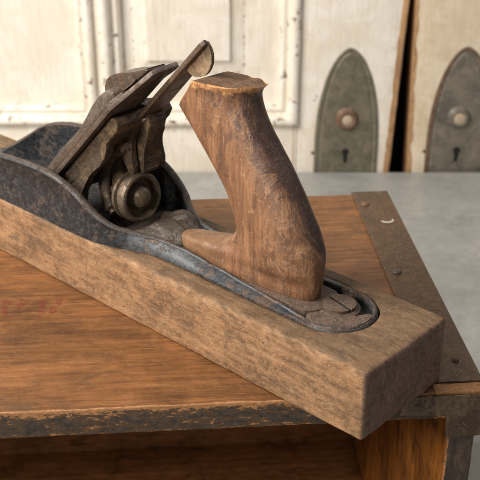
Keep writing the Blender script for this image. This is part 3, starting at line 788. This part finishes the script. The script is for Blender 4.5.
# panels
dbox('panel', -45, -18.7, -15.5, 30, 1.6, 2.4, M['door'], D1, .05, 4, .03, 11)
pn = dbox('panel', -16.3, 7.3, -15.5, 30, 1.6, 2.4, M['door'], D1, .05, 4, .03, 12)
# raised field with sloping shoulders
def field(x0, x1, z0, z1, y0, y1, sl, par, name='raised_field'):
    bm = bmesh.new()
    rings = [[Vector((x, y0, z+D1z)) for (x, z) in ((x0-sl,z0-sl),(x1+sl,z0-sl),(x1+sl,z1+sl),(x0-sl,z1+sl))],
             [Vector((x, y0-(y0-y1)*.55, z+D1z)) for (x, z) in ((x0-.12,z0-.12),(x1+.12,z0-.12),(x1+.12,z1+.12),(x0-.12,z1+.12))],
             [Vector((x, y1, z+D1z)) for (x, z) in ((x0,z0),(x1,z0),(x1,z1),(x0,z1))]]
    loft(rings, bm=bm)
    return link(name, bm, M['door'], par, smooth=False)
field(-11.6, -1.3, -7.4, 24, 1.62, .75, 2.0, pn)
# stuck mouldings: a profile swept round each opening (distance in, height)
MP = [(0,-.02),(0,-.38),(.18,-.62),(.55,-.78),(.95,-.72),(1.2,-.48),(1.28,-.15),(1.34,.25),(1.55,.40),(1.75,.30),(2.0,.18),(2.25,.30),(2.42,.62),(2.5,1.2),(2.52,1.62)]
def moulding(x0, x1, z0, z1, par, k=1.0):
    bm = bmesh.new(); rings = []
    for (d, y) in MP:
        d *= k
        n = 10; pts = []
        cs = [(x0+d,z0+d),(x1-d,z0+d),(x1-d,z1-d),(x0+d,z1-d)]
        for a in range(4):
            p, q = cs[a], cs[(a+1) % 4]; nn = 40
            for j in range(nn):
                X = p[0]+(q[0]-p[0])*j/nn; Z = p[1]+(q[1]-p[1])*j/nn
                jj = noise.noise(Vector((X*.9, d, Z*.9)))*.05
                pts.append(Vector((X+jj, y+jj, Z+D1z+jj)))
        rings.append(pts)
    loft(rings, caps=False, bm=bm)
    return link('moulding', bm, M['mould'], par, ang=60)
moulding(-17.35, 7.5, -15.75, 30, D1, 1.02)
moulding(-46, -18.1, -15.6, 30, D1, .9)
# joint between rail and stile below the panel
dbox('stile_joint', 6.85, 6.95, ZB, -15.7, -.012, .1, M['door_edge'], D1, .01, 4, 0)

def lock_plate(cx, zapex, hw, mat, par, hub_mat, hubc, key, rim=None, tall=22, pr=.68):
    """pointed-arch escutcheon with a raised border, spindle collar and keyhole; local coords, z measured like the door"""
    def outline(inset):
        pts = []
        n = 26; H_ = 13.5                     # height of the arch part
        for k in range(n+1):
            t = 1-(1-k/n)**2                  # 0 at springing, 1 at apex
            w_ = (hw-inset)*(1-t**2.2)**.57
            pts.append((w_, zapex-inset*.9-H_*(1-t)+(0)))
        right = [(hw-inset, zapex-H_-tall)]+pts
        left = [(-x, z) for (x, z) in reversed(right[:-1])]
        out = right+left
        return [(cx+x, z) for (x, z) in out]
    layers = [(0,-.0),(0,-.16),(.10,-.24),(.45,-.24),(.55,-.17),(.66,-.13),(.80,-.20),(.92,-.22),(1.0,-.22)]
    rings = [[Vector((x, y, z+D1z)) for (x, z) in outline(i)] for (i, y) in layers]
    pl = link('lock_plate', jitter(loft(rings), .02, .8), mat, par, ang=40)
    hx, hz = hubc
    hub = link('spindle_collar', lathe([(0,0),(1.5,0),(1.45,.12),(1.3,.2),(1.25,.42),(1.1,.62),(.9,.66),(.72,.60),(.70,.4),(0,.4)], (hx, -.2, hz+D1z), (0,-1,0), 36), hub_mat, pl)
    link('spindle', lathe([(0,.3),(pr,.3),(pr,.56),(pr*.65,.66),(0,.68)], (hx, -.2, hz+D1z), (0,-1,0), 24), M['pale'], hub)
    kx, kz = key
    kp = [(kx+.47*math.cos(math.radians(a)), kz+.47*math.sin(math.radians(a))) for a in range(-50, 231, 14)]+[(kx-.2, kz-1.55), (kx+.2, kz-1.55)]
    link('keyhole', prism(kp, lambda x, z: Vector((x, -.255, z+D1z)), lambda x, z: Vector((x, -.20, z+D1z))), M['hole'], pl, smooth=False)  # solid black plug, painted as the dark inside of the hole
    link('pin', lathe([(0,0),(.22,0),(.2,.12),(0,.2)], (cx-hw-.15, -.02, kz-.2+D1z), (0,-1,0), 16), M['steel_dark'], pl)
    return pl
lock_plate(13.75, -5.5, 4.12, M['plate_green'], D1, M['copper'], (13.72, -14.8), (13.72, -19.3))

D2 = thing('old_door', 'ivory painted door with a grey lock plate and bare wood edge, right of the dark gap', 'door', (0, DY+.5, -22))
fb = bmesh.new()
def lean(p):
    return p
def edge2(p):
    p.x -= p.z*.03*min(1, max(0, (26-p.x)/3.5)); return p
rbox((22.2, 0, ZB+D1z), (52, 3.8, ZT+D1z), .14, 2.5, .02, .4, .1, fb, 31, fn=edge2)
link('slab', fb, M['door_b'], D2, ang=50)
bm = rbox((22.06, .3, ZB+D1z), (22.2, 3.7, ZT+D1z), .04, 1.2, .03, 1.2, fn=edge2)
link('bare_edge', bm, M['door_edge'], D2)
bm = rbox((22.15, -.015, ZB+D1z), (22.6, .2, ZT+D1z), .06, .6, .0, 1.0, 0, fn=lambda p: Vector((p.x+(noise.noise(Vector((0, 5, p.z*.5)))*.3+noise.noise(Vector((3, 6, p.z*1.7)))*.12 if p.x > 22.4 else 0)-p.z*.03, p.y, p.z)))
link('worn_edge', bm, M['door_edge'], D2)
lp2 = lock_plate(28.4, -5.5, 4.15, M['plate_grey'], D2, M['plate_grey'], (28.15, -14.75), (28.3, -19.3), pr=.86)
# copper-coloured raised border on that plate
n = 26; rim = []
def rimline(ins):
    r = []
    for k in range(n+1):
        t = 1-(1-k/n)**2; r.append((-(4.15-ins)*(1-t**2.2)**.57, -5.5-ins*.9-13.5*(1-t)))
    return [(-(4.15-ins), -30)]+r
o1, o2 = rimline(.02), rimline(.48)
bm = bmesh.new()
for side in (-1, 1):
    rings = []
    for (a, b) in zip(o1, o2):
        rings.append([Vector((28.4-side*-a[0] if False else 28.4+side*-a[0]*-1*-1, -.21, a[1]+D1z)), Vector((28.4+side*-a[0], -.275, a[1]+D1z-.02)), Vector((28.4+side*-b[0], -.275, b[1]+D1z)), Vector((28.4+side*-b[0], -.21, b[1]+D1z))])
    loft(rings, bm=bm)
link('border', bm, M['copper'], lp2, ang=50)

# dark wall behind the gap
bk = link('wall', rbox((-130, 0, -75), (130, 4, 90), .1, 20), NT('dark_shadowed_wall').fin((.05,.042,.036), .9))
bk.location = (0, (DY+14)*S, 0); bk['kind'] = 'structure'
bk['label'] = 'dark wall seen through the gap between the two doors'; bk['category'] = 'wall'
# floor
fl = link('floor', rbox((-300, -200, -4), (300, 140, 0), .1, 40), NT('grey_floor').fin((.25,.23,.2), .7))
fl.location = (0, 0, -.84); fl['kind'] = 'structure'
for (x, y) in ((-120, -68), (120, -68), (-120, 54), (120, 54)):
    link('leg', rbox((x-3, y-3, -61.9), (x+3, y+3, -3.02), .3, 8), M['table'], TB)

# ------------------------------------------------------------------ camera, light
cd = bpy.data.cameras.new('camera'); cam = bpy.data.objects.new('camera', cd); COL.objects.link(cam)
cam.location = (0, 0, .291); cam.rotation_euler = (math.radians(90-26.9), 0, 0)
cd.sensor_width = 36; cd.lens = 995/480*36; cd.clip_end = 50; cd.clip_start = .02
cd.dof.use_dof = True; cd.dof.focus_distance = .50; cd.dof.aperture_fstop = 26
sc.camera = cam

def lamp(name, loc, tgt, size, power, col):
    l = bpy.data.lights.new(name, 'AREA'); l.shape = 'RECTANGLE'; l.size, l.size_y = size; l.energy = power; l.color = col
    o = bpy.data.objects.new(name, l); COL.objects.link(o); o.location = loc
    o.rotation_euler = (Vector(tgt)-Vector(loc)).to_track_quat('-Z', 'Y').to_euler(); return o
lamp('key_softbox', (-.70, -.18, .58), (.0, .5, .0), (.27, .27), 9.0, (1, .925, .83))
lamp('door_softbox', (-.78, .48, .80), (.10, 1.21, -.10), (.5, .5), 21, (1, .955, .90))
lamp('back_softbox', (.55, .95, .75), (.05, .5, 0), (.4, .4), 1.6, (.95, .97, 1))
w = bpy.data.worlds.new('World'); sc.world = w; w.use_nodes = True
w.node_tree.nodes['Background'].inputs[0].default_value = (1, .985, .965, 1)
w.node_tree.nodes['Background'].inputs[1].default_value = .18
sc.view_settings.view_transform = 'Standard'; sc.view_settings.look = 'None'
sc.view_settings.exposure = 0; sc.view_settings.gamma = 1
sc.cycles.use_denoising = True
